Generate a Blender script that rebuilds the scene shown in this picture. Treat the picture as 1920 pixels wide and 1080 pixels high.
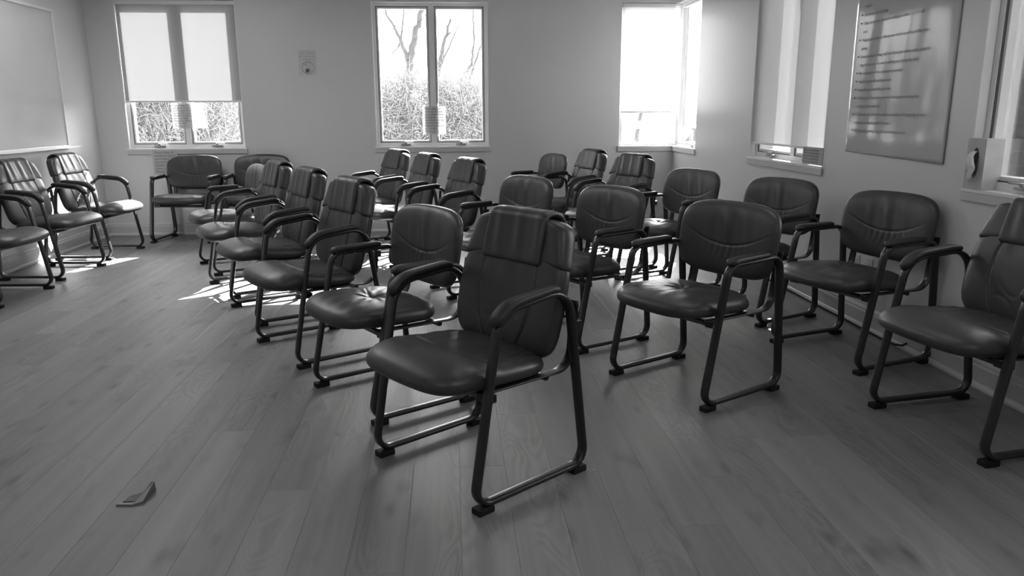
import bpy, bmesh, math, random
import numpy as np
from mathutils import Matrix, Vector

S = bpy.context.scene
for o in list(bpy.data.objects):
    bpy.data.objects.remove(o)
COL = S.collection

# ------------------------------------------------------------------ camera
H_CAM = 1.22
YAW, PITCH, ROLL = math.radians(4.463), math.radians(12.955), math.radians(-0.2446)
cam_data = bpy.data.cameras.new('camera')
cam_data.sensor_width = 36.0
cam_data.lens = 1431.8 / 1920 * 36
cam_data.clip_start = 0.05
cam_data.clip_end = 500
cam = bpy.data.objects.new('camera', cam_data)
COL.objects.link(cam)
_f = Vector((math.sin(YAW) * math.cos(PITCH), math.cos(YAW) * math.cos(PITCH), -math.sin(PITCH)))
_r = Vector((math.cos(YAW), -math.sin(YAW), 0))
_u = _r.cross(_f)
_c, _s = math.cos(ROLL), math.sin(ROLL)
_r2 = _c * _r + _s * _u
_u2 = -_s * _r + _c * _u
M = Matrix((_r2, _u2, -_f)).transposed().to_4x4()
M.translation = Vector((0, 0, H_CAM))
cam.matrix_world = M
S.camera = cam

# ------------------------------------------------------------------ view / exposure
S.view_settings.view_transform = 'Standard'
S.view_settings.look = 'None'
S.view_settings.gamma = 1
S.view_settings.use_curve_mapping = False
S.view_settings.exposure = 0.0

# ------------------------------------------------------------------ sky, sun, added fill lamps
SUN_TO = Vector((0.595, 1.445, 1.0)).normalized()
world = bpy.data.worlds.new('world')
S.world = world
world.use_nodes = True
wn = world.node_tree.nodes
wl = world.node_tree.links
wn.clear()
sky = wn.new('ShaderNodeTexSky')
sky.sky_type = 'NISHITA'
sky.sun_disc = False
sky.sun_elevation = math.asin(SUN_TO.z)
sky.sun_rotation = math.atan2(SUN_TO.x, SUN_TO.y)
sky.dust_density = 4.0
sky.air_density = 1.0
bw = wn.new('ShaderNodeRGBToBW')
bg = wn.new('ShaderNodeBackground')
bg.inputs['Strength'].default_value = 1.9
wo = wn.new('ShaderNodeOutputWorld')
wl.new(sky.outputs[0], bw.inputs[0])
wl.new(bw.outputs[0], bg.inputs['Color'])
wl.new(bg.outputs[0], wo.inputs['Surface'])

sun_d = bpy.data.lights.new('sun', 'SUN')
sun_d.energy = 110.0
sun_d.angle = math.radians(0.53)
sun = bpy.data.objects.new('sun', sun_d)
COL.objects.link(sun)
sun.rotation_euler = (-SUN_TO).to_track_quat('-Z', 'Y').to_euler()
sun.location = (8, 20, 14)

def fill_lamp(x, y, w, l, power):  # unseen area lamp, added to brighten the room beyond the daylight
    d = bpy.data.lights.new('fill_light', 'AREA')
    d.shape = 'RECTANGLE'
    d.size = w
    d.size_y = l
    d.energy = power
    o = bpy.data.objects.new('fill_light', d)
    COL.objects.link(o)
    o.location = (x, y, 2.56)
    return o

FILL_POWER = 12  # base power of the added fill, weighted per position below
for (x, y, k) in ((-2.5, 5.9, 2.8), (0.7, 5.9, 0.3), (-1.9, 3.4, 0.55), (0.7, 3.4, 0.6), (-1.9, 0.4, 1.1), (0.7, 0.4, 1.2)):
    fill_lamp(x, y, 1.2, 1.2, FILL_POWER * k)

# ------------------------------------------------------------------ materials
def mat(name, col=0.5, rough=0.5, spec=0.5, metal=0.0, noise=None, bump=None, coat=0.0):
    m = bpy.data.materials.new(name)
    m.use_nodes = True
    nt = m.node_tree
    b = nt.nodes['Principled BSDF']
    b.inputs['Base Color'].default_value = (col, col, col, 1)
    b.inputs['Roughness'].default_value = rough
    b.inputs['Specular IOR Level'].default_value = spec
    b.inputs['Metallic'].default_value = metal
    b.inputs['Coat Weight'].default_value = coat
    tc = nt.nodes.new('ShaderNodeTexCoord')
    if noise:
        sc, amp = noise
        n = nt.nodes.new('ShaderNodeTexNoise')
        n.inputs['Scale'].default_value = sc
        n.inputs['Detail'].default_value = 5
        nt.links.new(tc.outputs['Object'], n.inputs['Vector'])
        mr = nt.nodes.new('ShaderNodeMapRange')
        mr.inputs['From Min'].default_value = 0.3
        mr.inputs['From Max'].default_value = 0.7
        mr.inputs['To Min'].default_value = col * (1 - amp)
        mr.inputs['To Max'].default_value = col * (1 + amp)
        nt.links.new(n.outputs['Fac'], mr.inputs['Value'])
        nt.links.new(mr.outputs[0], b.inputs['Base Color'])
    if bump:
        sc, st, dist = bump
        n = nt.nodes.new('ShaderNodeTexNoise')
        n.inputs['Scale'].default_value = sc
        n.inputs['Detail'].default_value = 4
        nt.links.new(tc.outputs['Object'], n.inputs['Vector'])
        bp = nt.nodes.new('ShaderNodeBump')
        bp.inputs['Strength'].default_value = st
        bp.inputs['Distance'].default_value = dist
        nt.links.new(n.outputs['Fac'], bp.inputs['Height'])
        nt.links.new(bp.outputs[0], b.inputs['Normal'])
    return m

M_WALL = mat('wall_paint', 0.56, 0.36, 0.5, noise=(1.1, 0.03), bump=(60, 0.12, 0.002))
M_CEIL = mat('ceiling_paint', 0.6, 0.9, 0.2, noise=(3, 0.02))
M_TRIM = mat('white_trim_paint', 0.68, 0.35, 0.5, noise=(5, 0.02))
M_BASE = mat('baseboard_paint', 0.48, 0.4, 0.5, noise=(5, 0.03))
M_GASK = mat('dark_gasket', 0.10, 0.5, 0.4, noise=(30, 0.1))
M_METAL = mat('window_hardware', 0.28, 0.35, 0.5, noise=(30, 0.1))
M_FRAME = mat('black_enamel_tube', 0.022, 0.30, 0.5, noise=(40, 0.15), bump=(400, 0.05, 0.0005))
M_RUBBER = mat('black_rubber', 0.012, 0.7, 0.3, noise=(60, 0.1))
M_PAD = mat('black_arm_pad', 0.020, 0.5, 0.45, noise=(50, 0.15), bump=(300, 0.2, 0.0006))
M_PAPER = mat('paper', 0.66, 0.8, 0.2, noise=(8, 0.02))
M_INK = mat('ink', 0.12, 0.7, 0.2, noise=(80, 0.1))
M_BOARD = mat('whiteboard_enamel', 0.43, 0.16, 0.5, noise=(2.0, 0.03), bump=(3, 0.02, 0.004))
M_ALU = mat('board_frame_aluminium', 0.62, 0.35, 0.5, noise=(20, 0.03))

# leather: fine grain and slow sheen variation
def leather():
    m = bpy.data.materials.new('black_leather')
    m.use_nodes = True
    nt = m.node_tree
    b = nt.nodes['Principled BSDF']
    tc = nt.nodes.new('ShaderNodeTexCoord')
    n1 = nt.nodes.new('ShaderNodeTexNoise'); n1.inputs['Scale'].default_value = 9
    v = nt.nodes.new('ShaderNodeTexVoronoi'); v.inputs['Scale'].default_value = 330
    n2 = nt.nodes.new('ShaderNodeTexNoise'); n2.inputs['Scale'].default_value = 14; n2.inputs['Detail'].default_value = 3
    for n in (n1, v, n2):
        nt.links.new(tc.outputs['Object'], n.inputs['Vector'])
    mr = nt.nodes.new('ShaderNodeMapRange')
    mr.inputs['To Min'].default_value = 0.032
    mr.inputs['To Max'].default_value = 0.046
    nt.links.new(n1.outputs['Fac'], mr.inputs['Value'])
    nt.links.new(mr.outputs[0], b.inputs['Base Color'])
    m2 = nt.nodes.new('ShaderNodeMapRange')
    m2.inputs['To Min'].default_value = 0.34
    m2.inputs['To Max'].default_value = 0.48
    nt.links.new(n2.outputs['Fac'], m2.inputs['Value'])
    nt.links.new(m2.outputs[0], b.inputs['Roughness'])
    b.inputs['Specular IOR Level'].default_value = 0.55
    b1 = nt.nodes.new('ShaderNodeBump'); b1.inputs['Strength'].default_value = 0.12; b1.inputs['Distance'].default_value = 0.0008
    nt.links.new(v.outputs['Distance'], b1.inputs['Height'])
    b2 = nt.nodes.new('ShaderNodeBump'); b2.inputs['Strength'].default_value = 0.25; b2.inputs['Distance'].default_value = 0.004
    nt.links.new(n2.outputs['Fac'], b2.inputs['Height'])
    nt.links.new(b1.outputs[0], b2.inputs['Normal'])
    nt.links.new(b2.outputs[0], b.inputs['Normal'])
    return m
M_LEATHER = leather()

# oak plank: each plank object gets its own tone and grain offset
def oak():
    m = bpy.data.materials.new('grey_oak_plank')
    m.use_nodes = True
    nt = m.node_tree
    N = nt.nodes.new
    L = nt.links.new
    b = nt.nodes['Principled BSDF']
    tc = N('ShaderNodeTexCoord')
    oi = N('ShaderNodeObjectInfo')
    sc = N('ShaderNodeVectorMath'); sc.operation = 'SCALE'
    cx = N('ShaderNodeCombineXYZ')
    mu = N('ShaderNodeMath'); mu.operation = 'MULTIPLY'; mu.inputs[1].default_value = 57.0
    L(oi.outputs['Random'], mu.inputs[0])
    mu2 = N('ShaderNodeMath'); mu2.operation = 'MULTIPLY'; mu2.inputs[1].default_value = 113.0
    L(oi.outputs['Random'], mu2.inputs[0])
    L(mu.outputs[0], cx.inputs[0]); L(mu2.outputs[0], cx.inputs[1])
    add = N('ShaderNodeVectorMath'); add.operation = 'ADD'
    L(tc.outputs['Object'], add.inputs[0]); L(cx.outputs[0], add.inputs[1])
    # long fine grain
    mp = N('ShaderNodeMapping'); mp.inputs['Scale'].default_value = (70, 2.2, 1)
    L(add.outputs[0], mp.inputs['Vector'])
    g = N('ShaderNodeTexNoise'); g.inputs['Scale'].default_value = 1.0; g.inputs['Detail'].default_value = 6; g.inputs['Roughness'].default_value = 0.6
    L(mp.outputs[0], g.inputs['Vector'])
    # cathedral figure : contour lines of a stretched noise
    mp2 = N('ShaderNodeMapping'); mp2.inputs['Scale'].default_value = (6.5, 1.15, 1)
    L(add.outputs[0], mp2.inputs['Vector'])
    f = N('ShaderNodeTexNoise'); f.inputs['Scale'].default_value = 1.0; f.inputs['Detail'].default_value = 2.0; f.inputs['Distortion'].default_value = 0.4
    L(mp2.outputs[0], f.inputs['Vector'])
    k = N('ShaderNodeMath'); k.operation = 'MULTIPLY'; k.inputs[1].default_value = 120.0
    L(f.outputs['Fac'], k.inputs[0])
    sn = N('ShaderNodeMath'); sn.operation = 'SINE'; L(k.outputs[0], sn.inputs[0])
    # mask of where figure shows
    mk = N('ShaderNodeTexNoise'); mk.inputs['Scale'].default_value = 1.0; mk.inputs['Detail'].default_value = 1
    mp3 = N('ShaderNodeMapping'); mp3.inputs['Scale'].default_value = (4.0, 1.0, 1); mp3.inputs['Location'].default_value = (9, 4, 0)
    L(add.outputs[0], mp3.inputs['Vector']); L(mp3.outputs[0], mk.inputs['Vector'])
    mkr = N('ShaderNodeMapRange'); mkr.inputs['From Min'].default_value = 0.47; mkr.inputs['From Max'].default_value = 0.62
    L(mk.outputs['Fac'], mkr.inputs['Value'])
    fig = N('ShaderNodeMath'); fig.operation = 'MULTIPLY'; L(sn.outputs[0], fig.inputs[0]); L(mkr.outputs[0], fig.inputs[1])
    # dark blotches / knots
    mp4 = N('ShaderNodeMapping'); mp4.inputs['Scale'].default_value = (7.0, 3.0, 1); mp4.inputs['Location'].default_value = (2, 31, 0)
    L(add.outputs[0], mp4.inputs['Vector'])
    kn = N('ShaderNodeTexNoise'); kn.inputs['Scale'].default_value = 1.0; kn.inputs['Detail'].default_value = 3.5
    L(mp4.outputs[0], kn.inputs['Vector'])
    knr = N('ShaderNodeMapRange'); knr.inputs['From Min'].default_value = 0.60; knr.inputs['From Max'].default_value = 0.80
    L(kn.outputs['Fac'], knr.inputs['Value'])
    mp5 = N('ShaderNodeMapping'); mp5.inputs['Scale'].default_value = (13.0, 4.2, 1)
    L(add.outputs[0], mp5.inputs['Vector'])
    vo = N('ShaderNodeTexVoronoi'); vo.inputs['Scale'].default_value = 0.55
    L(mp5.outputs[0], vo.inputs['Vector'])
    vor = N('ShaderNodeMapRange'); vor.inputs['From Min'].default_value = 0.02; vor.inputs['From Max'].default_value = 0.17; vor.inputs['To Min'].default_value = 1; vor.inputs['To Max'].default_value = 0
    L(vo.outputs['Distance'], vor.inputs['Value'])
    # streaks
    mp6 = N('ShaderNodeMapping'); mp6.inputs['Scale'].default_value = (16.0, 0.8, 1); mp6.inputs['Location'].default_value = (5, 8, 0)
    L(add.outputs[0], mp6.inputs['Vector'])
    st = N('ShaderNodeTexNoise'); st.inputs['Scale'].default_value = 1.0; st.inputs['Detail'].default_value = 3
    L(mp6.outputs[0], st.inputs['Vector'])
    def madd(a, w, base):
        q = N('ShaderNodeMath'); q.operation = 'MULTIPLY_ADD'; q.inputs[1].default_value = w
        L(a, q.inputs[0])
        if isinstance(base, (int, float)): q.inputs[2].default_value = base
        else: L(base, q.inputs[2])
        return q.outputs[0]
    BASE = 0.182
    x = madd(oi.outputs['Random'], 0.044, BASE - 0.022 - 0.060 - 0.035)
    x = madd(g.outputs['Fac'], 0.070, x)
    x = madd(st.outputs['Fac'], 0.120, x)
    x = madd(fig.outputs[0], 0.019, x)
    x = madd(knr.outputs[0], -0.085, x)
    x = madd(vor.outputs[0], -0.085, x)
    L(x, b.inputs['Base Color'])
    r = madd(g.outputs['Fac'], 0.18, 0.40)
    L(r, b.inputs['Roughness'])
    b.inputs['Specular IOR Level'].default_value = 0.5
    hh = madd(fig.outputs[0], 0.22, g.outputs['Fac'])
    bp = N('ShaderNodeBump'); bp.inputs['Strength'].default_value = 0.16; bp.inputs['Distance'].default_value = 0.0012
    L(hh, bp.inputs['Height']); L(bp.outputs[0], b.inputs['Normal'])
    return m
M_OAK = oak()

def glass():
    m = bpy.data.materials.new('window_glass')
    m.use_nodes = True
    nt = m.node_tree
    nt.nodes.clear()
    N = nt.nodes.new
    o = N('ShaderNodeOutputMaterial')
    t = N('ShaderNodeBsdfTransparent'); t.inputs[0].default_value = (0.93, 0.93, 0.93, 1)
    g = N('ShaderNodeBsdfGlossy'); g.inputs['Roughness'].default_value = 0.02
    n = N('ShaderNodeTexNoise'); n.inputs['Scale'].default_value = 2.0
    fr = N('ShaderNodeFresnel'); fr.inputs['IOR'].default_value = 1.45
    mr = N('ShaderNodeMath'); mr.operation = 'MULTIPLY'; mr.inputs[1].default_value = 0.8
    mx = N('ShaderNodeMixShader')
    nt.links.new(fr.outputs[0], mr.inputs[0])
    nt.links.new(mr.outputs[0], mx.inputs[0])
    nt.links.new(t.outputs[0], mx.inputs[1]); nt.links.new(g.outputs[0], mx.inputs[2])
    nt.links.new(mx.outputs[0], o.inputs['Surface'])
    return m
M_GLASS = glass()

def translucent(name, col, tr):
    m = bpy.data.materials.new(name)
    m.use_nodes = True
    nt = m.node_tree
    nt.nodes.clear()
    N = nt.nodes.new
    o = N('ShaderNodeOutputMaterial')
    tc = N('ShaderNodeTexCoord')
    w = N('ShaderNodeTexNoise'); w.inputs['Scale'].default_value = 250
    nt.links.new(tc.outputs['Object'], w.inputs['Vector'])
    bp = N('ShaderNodeBump'); bp.inputs['Strength'].default_value = 0.05; bp.inputs['Distance'].default_value = 0.0005
    nt.links.new(w.outputs['Fac'], bp.inputs['Height'])
    d = N('ShaderNodeBsdfDiffuse'); d.inputs[0].default_value = (col, col, col, 1)
    t = N('ShaderNodeBsdfTranslucent'); t.inputs[0].default_value = (tr, tr, tr, 1)
    nt.links.new(bp.outputs[0], d.inputs['Normal'])
    a = N('ShaderNodeAddShader')
    nt.links.new(d.outputs[0], a.inputs[0]); nt.links.new(t.outputs[0], a.inputs[1])
    nt.links.new(a.outputs[0], o.inputs['Surface'])
    return m
M_BLIND = translucent('blind_fabric', 0.55, 0.12)
M_BLIND_DENSE = translucent('dense_blind_fabric', 0.36, 0.022)
M_SHEET = translucent('thin_paper', 0.50, 0.03)

# ------------------------------------------------------------------ helpers
def tag(o, label=None, cat=None, group=None, kind=None):
    if label: o['label'] = label
    if cat: o['category'] = cat
    if group: o['group'] = group
    if kind: o['kind'] = kind
    return o

def empty(name, loc=(0, 0, 0), rz=0.0, parent=None):
    o = bpy.data.objects.new(name, None)
    o.empty_display_size = 0.1
    o.location = loc
    o.rotation_euler = (0, 0, rz)
    COL.objects.link(o)
    if parent: o.parent = parent
    return o

def mk(name, V, F, m, parent=None, smooth=False, loc=(0, 0, 0)):
    me = bpy.data.meshes.new(name)
    me.from_pydata([tuple(map(float, v)) for v in V], [], [tuple(map(int, f)) for f in F])
    if smooth:
        me.polygons.foreach_set('use_smooth', [True] * len(me.polygons))
    me.materials.append(m)
    me.update()
    o = bpy.data.objects.new(name, me)
    o.location = loc
    COL.objects.link(o)
    if parent: o.parent = parent
    return o

class MB:
    """collects shapes into one mesh"""
    def __init__(s): s.V = []; s.F = []
    def add(s, V, F):
        n = len(s.V)
        s.V += [tuple(v) for v in V]
        s.F += [tuple(i + n for i in f) for f in F]
        return s
    def box(s, x0, x1, y0, y1, z0, z1, bev=0.0):
        x0, x1 = sorted((x0, x1)); y0, y1 = sorted((y0, y1)); z0, z1 = sorted((z0, z1))
        if bev <= 0:
            V = [(x, y, z) for x in (x0, x1) for y in (y0, y1) for z in (z0, z1)]
            F = [(0, 1, 3, 2), (4, 6, 7, 5), (0, 4, 5, 1), (2, 3, 7, 6), (0, 2, 6, 4), (1, 5, 7, 3)]
            return s.add(V, F)
        b = min(bev, (x1 - x0) / 2.01, (y1 - y0) / 2.01, (z1 - z0) / 2.01)
        bm = bmesh.new()
        bmesh.ops.create_cube(bm, size=1)
        bmesh.ops.scale(bm, vec=(x1 - x0, y1 - y0, z1 - z0), verts=bm.verts)
        bmesh.ops.translate(bm, vec=((x0 + x1) / 2, (y0 + y1) / 2, (z0 + z1) / 2), verts=bm.verts)
        bmesh.ops.bevel(bm, geom=bm.edges[:], offset=b, segments=2, affect='EDGES', profile=0.7)
        bm.verts.index_update()
        V = [v.co[:] for v in bm.verts]
        F = [[v.index for v in f.verts] for f in bm.faces]
        bm.free()
        return s.add(V, F)
    def build(s, name, m, parent=None, smooth=False, loc=(0, 0, 0)):
        return mk(name, s.V, s.F, m, parent, smooth, loc)

def fillet(pts, rad, closed=False, seg=10):
    """2D polyline with rounded corners"""
    out = []
    n = len(pts)
    for i in range(n):
        p = np.array(pts[i], float)
        r = rad[i]
        if (not closed and i in (0, n - 1)) or r <= 0:
            out.append(p); continue
        a = np.array(pts[i - 1], float); b = np.array(pts[(i + 1) % n], float)
        da = (a - p) / np.linalg.norm(a - p); db = (b - p) / np.linalg.norm(b - p)
        ang = math.acos(max(-1, min(1, float(da @ db))))
        t = r / math.tan(ang / 2)
        t = min(t, np.linalg.norm(a - p) * 0.49, np.linalg.norm(b - p) * 0.49)
        r2 = t * math.tan(ang / 2)
        bis = (da + db) / np.linalg.norm(da + db)
        c = p + bis * (r2 / math.sin(ang / 2))
        s0 = p + da * t - c; s1 = p + db * t - c
        tot = math.pi - ang
        for k in range(seg + 1):
            w = k / seg
            th = tot * w
            q = (math.sin(tot - th) * s0 + math.sin(th) * s1) / math.sin(tot)
            out.append(c + q)
    return np.array(out)

def resample(P, n, closed=False):
    Q = np.vstack([P, P[:1]]) if closed else P
    d = np.r_[0, np.cumsum(np.linalg.norm(np.diff(Q, axis=0), axis=1))]
    t = np.linspace(0, d[-1], n + 1 if closed else n)
    R = np.stack([np.interp(t, d, Q[:, k]) for k in range(Q.shape[1])], 1)
    return R[:-1] if closed else R

def sweep(P, w, t, x=0.0, closed=False, nsec=12, ex=2.6, scale=None, cap=True):
    """sweep a flat oval (w along local x, t in the yz plane) along a yz path at x"""
    P = np.asarray(P, float)
    n = len(P)
    if closed:
        T = np.roll(P, -1, 0) - np.roll(P, 1, 0)
    else:
        T = np.gradient(P, axis=0)
    T /= np.linalg.norm(T, axis=1)[:, None]
    Nn = np.stack([-T[:, 1], T[:, 0]], 1)
    th = np.linspace(0, 2 * math.pi, nsec, endpoint=False) + math.pi / nsec
    cs = np.sign(np.cos(th)) * np.abs(np.cos(th)) ** (2 / ex)
    sn = np.sign(np.sin(th)) * np.abs(np.sin(th)) ** (2 / ex)
    V = []
    for i in range(n):
        k = 1 if scale is None else scale[i]
        for a, b in zip(cs, sn):
            p = P[i] + Nn[i] * b * t / 2 * k
            V.append((x + a * w / 2 * k, p[0], p[1]))
    F = []
    m = n if closed else n - 1
    for i in range(m):
        j = (i + 1) % n
        for q in range(nsec):
            r = (q + 1) % nsec
            F.append((i * nsec + q, i * nsec + r, j * nsec + r, j * nsec + q))
    if not closed and cap:
        F.append(tuple(reversed(range(nsec))))
        F.append(tuple(range((n - 1) * nsec, n * nsec)))
    return V, F

def tube3(P, r, n=6):
    """round tube through 3D points, radius list"""
    P = np.asarray(P, float)
    r = np.broadcast_to(r, (len(P),))
    T = np.gradient(P, axis=0)
    T /= np.linalg.norm(T, axis=1)[:, None] + 1e-9
    up = np.array([0, 0, 1.0]) if abs(T[0, 2]) < 0.8 else np.array([1.0, 0, 0])
    V = []; F = []
    for i in range(len(P)):
        a = np.cross(T[i], up); a /= np.linalg.norm(a) + 1e-9
        b = np.cross(T[i], a)
        for k in range(n):
            th = 2 * math.pi * k / n
            V.append(tuple(P[i] + r[i] * (math.cos(th) * a + math.sin(th) * b)))
    for i in range(len(P) - 1):
        for k in range(n):
            l = (k + 1) % n
            F.append((i * n + k, i * n + l, (i + 1) * n + l, (i + 1) * n + k))
    F.append(tuple(range(n))); F.append(tuple(reversed(range((len(P) - 1) * n, len(P) * n))))
    return V, F

def pillow(name, nu, nv, place, tf, tb, parent, m, n_out=5.0, p=5.0, feat=None, bfeat=None):
    """closed cushion: superellipse outline in (u,v); place(u,v,off)->xyz arrays, tf/tb front/back thickness"""
    warp = lambda t: np.sin(t * math.pi / 2) * 0.35 + t * 0.65
    u = warp(np.linspace(-1, 1, nu)); v = warp(np.linspace(-1, 1, nv))
    U, W = np.meshgrid(u, v, indexing='ij')
    R = np.maximum(np.abs(U), np.abs(W))
    nrm = (np.abs(U) ** n_out + np.abs(W) ** n_out) ** (1 / n_out)
    k = np.where(nrm > 0, R / np.maximum(nrm, 1e-9), 1)
    X = U * k; Y = W * k
    h = np.sqrt(np.clip(1 - R ** p, 0, 1))
    of = tf * h
    if feat is not None: of = of + feat(X, Y) * np.clip(h * 1.6, 0, 1)
    ob = -tb * h
    if bfeat is not None: ob = ob + bfeat(X, Y) * np.clip(h * 1.6, 0, 1)
    A = np.stack(place(X, Y, of), -1).reshape(-1, 3)
    B = np.stack(place(X, Y, ob), -1).reshape(-1, 3)
    idx = np.arange(nu * nv).reshape(nu, nv)
    edge = np.zeros((nu, nv), bool); edge[0] = edge[-1] = True; edge[:, 0] = edge[:, -1] = True
    bid = np.full((nu, nv), -1)
    inner = np.argwhere(~edge)
    bid[edge] = idx[edge]
    bid[~edge] = nu * nv + np.arange(len(inner))
    V = np.vstack([A, B[(~edge).reshape(-1)]])
    a = idx[:-1, :-1]; b = idx[1:, :-1]; c = idx[1:, 1:]; d = idx[:-1, 1:]
    F1 = np.stack([a, b, c, d], -1).reshape(-1, 4)
    a = bid[:-1, :-1]; b = bid[1:, :-1]; c = bid[1:, 1:]; d = bid[:-1, 1:]
    F2 = np.stack([d, c, b, a], -1).reshape(-1, 4)
    return mk(name, V, np.vstack([F1, F2]), m, parent, True)

def G(x, s): return np.exp(-(x / s) ** 2)

# ================================================================== SETTING
XL, XR, YB, YF, ZC = -3.506, 2.354, 8.078, -1.6, 2.62
T = 0.19
W1 = (-3.23, -2.075, 0.875, 2.31)
W2 = (-0.765, 0.40, 0.875, 2.30)
W3a = (1.765, XR, 0.865, 2.30)
W3b = (7.34, YB, 0.865, 2.30)
W4 = (4.735, 5.965, 0.87, 2.30)
W5 = (2.10, 3.345, 0.87, 2.30)

def struct(o): o['kind'] = 'structure'; return o

# floor: sub-floor slab plus single planks
sub = MB().box(XL - 0.05, XR + 0.05, YF - 0.05, YB + 0.05, -0.12, -0.012)
floor = struct(sub.build('floor', mat('subfloor', 0.20, 0.8, noise=(10, 0.1))))
rng = random.Random(7)
PW = 0.16
def plank(x0, x1, y0, y1, mname='plank'):
    g = 0.00015; b = 0.0005; zt = 0.0
    x0 += g; x1 -= g; y0 += g; y1 -= g
    cx, cy = (x0 + x1) / 2, (y0 + y1) / 2
    a, c = (x1 - x0) / 2, (y1 - y0) / 2
    V = [(-a, -c, -.012), (a, -c, -.012), (a, c, -.012), (-a, c, -.012),
         (-a, -c, zt - b), (a, -c, zt - b), (a, c, zt - b), (-a, c, zt - b),
         (-a + b, -c + b, zt), (a - b, -c + b, zt), (a - b, c - b, zt), (-a + b, c - b, zt)]
    F = [(8, 9, 10, 11), (4, 5, 9, 8), (5, 6, 10, 9), (6, 7, 11, 10), (7, 4, 8, 11),
         (0, 1, 5, 4), (1, 2, 6, 5), (2, 3, 7, 6), (3, 0, 4, 7)]
    return mk(mname, V, F, M_OAK, floor, False, (cx, cy, 0))
k0 = math.floor((XL - 0.006) / PW)
xs = [max(XL, 0.006 + PW * k) for k in range(k0, 60) if 0.006 + PW * k < XR] + [XR]
ENDS = {-1: 2.885, -7: 3.33, -6: 2.885, 5: 2.35, -2: 1.87}
for i in range(len(xs) - 1):
    if xs[i + 1] - xs[i] < 0.01: continue
    k = k0 + i
    y = ENDS[k] - 1.7 if k in ENDS else 0.2 + rng.random() * 1.5
    ys = [YF + 0.001]
    while y - 1.75 > YF: y -= 1.75
    if y > YF + 0.2: ys.append(y)
    if k in ENDS: ys = [YF + 0.001, ENDS[k] - 1.7, ENDS[k]]
    while ys[-1] < YB:
        ys.append(min(YB, ys[-1] + rng.choice((1.22, 1.83, 1.83, 2.1))))
    if ys[-1] - ys[-2] < 0.15: ys.pop(-2)
    for a, b_ in zip(ys[:-1], ys[1:]):
        plank(xs[i], xs[i + 1], a, b_)

def wall_boxes(u0, u1, openings):
    """strips of (u0,u1,z0,z1) round openings"""
    out = []
    cur = u0
    for a, b, z0, z1 in sorted(openings):
        if a > cur: out.append((cur, a, 0, ZC))
        out.append((a, b, 0, z0)); out.append((a, b, z1, ZC))
        cur = b
    if cur < u1: out.append((cur, u1, 0, ZC))
    return out
mb = MB()
for a, b, z0, z1 in wall_boxes(XL - T, XR, [W1, W2, W3a]): mb.box(a, b, YB, YB + T, z0, z1)
struct(mb.build('wall_back', M_WALL))
mb = MB()
for a, b, z0, z1 in wall_boxes(YF - T, YB + T, [W5, W4, (W3b[0], YB + T, W3b[2], W3b[3])]): mb.box(XR, XR + T, a, b, z0, z1)
struct(mb.build('wall_right', M_WALL))
struct(MB().box(XL - T, XL, YF - T, YB, 0, ZC).build('wall_left', M_WALL))
struct(MB().box(XL, XR, YF - T, YF, 0, ZC).build('wall_front', M_WALL))
struct(MB().box(XL - T, XR + T, YF - T, YB + T, ZC, ZC + 0.15).build('ceiling', M_CEIL))

# housings invented for the added fill lamps, all out of view
for lamp in [o for o in bpy.data.objects if o.type == 'LIGHT' and o.name.startswith('fill_light')]:
    lx, ly = lamp.location.x, lamp.location.y
    lamp.name = 'fill_panel'
    r = empty('fill_light', (lx, ly, 2.56))
    tag(r, 'square white panel round an added fill light on the unseen ceiling', 'ceiling light', 'added fill lights on the unseen ceiling')
    MB().box(-.62, .62, -.62, .62, .012, .0595, .004).build('added_housing', M_TRIM, r)
    fb = MB()
    for q_ in ((-.62, .62, -.62, -.602), (-.62, .62, .602, .62), (-.62, -.602, -.602, .602), (.602, .62, -.602, .602)):
        fb.box(q_[0], q_[1], q_[2], q_[3], -.006, .0115)
    fb.build('added_rim', M_TRIM, r)

# baseboards with a moulded top and a shoe moulding
def profile_run(name, prof, p0, p1, inward, m):
    """prof: (out, z) list; runs p0->p1, 'inward' unit 2D"""
    V = []
    for p in (p0, p1):
        for o_, z in prof:
            V.append((p[0] + inward[0] * o_, p[1] + inward[1] * o_, z))
    n = len(prof)
    F = [(i, (i + 1) % n, n + (i + 1) % n, n + i) for i in range(n)]
    F += [tuple(range(n - 1, -1, -1)), tuple(range(n, 2 * n))]
    return mk(name, V, F, m)
PROF = [(0.0, 0.001), (0.026, 0.001), (0.026, 0.012), (0.020, 0.024), (0.014, 0.028), (0.014, 0.098), (0.010, 0.106), (0.010, 0.116), (0.004, 0.128), (0.0, 0.130)]
struct(profile_run('baseboard_back', PROF, (XL, YB), (XR, YB), (0, -1), M_BASE))
struct(profile_run('baseboard_left', PROF, (XL, YF), (XL, YB - 0.027), (1, 0), M_BASE))
struct(profile_run('baseboard_right', PROF, (XR, YF), (XR, YB - 0.027), (-1, 0), M_BASE))
struct(profile_run('baseboard_front', PROF, (XL + 0.027, YF), (XR - 0.027, YF), (0, 1), M_BASE))

# ------------------------------------------------------------------ windows
def wmap(wall):
    """returns box-adder mapping (u along wall, d outward depth, z)"""
    if wall == 'back':
        return lambda mb, u0, u1, d0, d1, z0, z1, bev=0.0: mb.box(u0, u1, YB + d0, YB + d1, z0, z1, bev)
    return lambda mb, u0, u1, d0, d1, z0, z1, bev=0.0: mb.box(XR + d0, XR + d1, u0, u1, z0, z1, bev)

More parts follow.
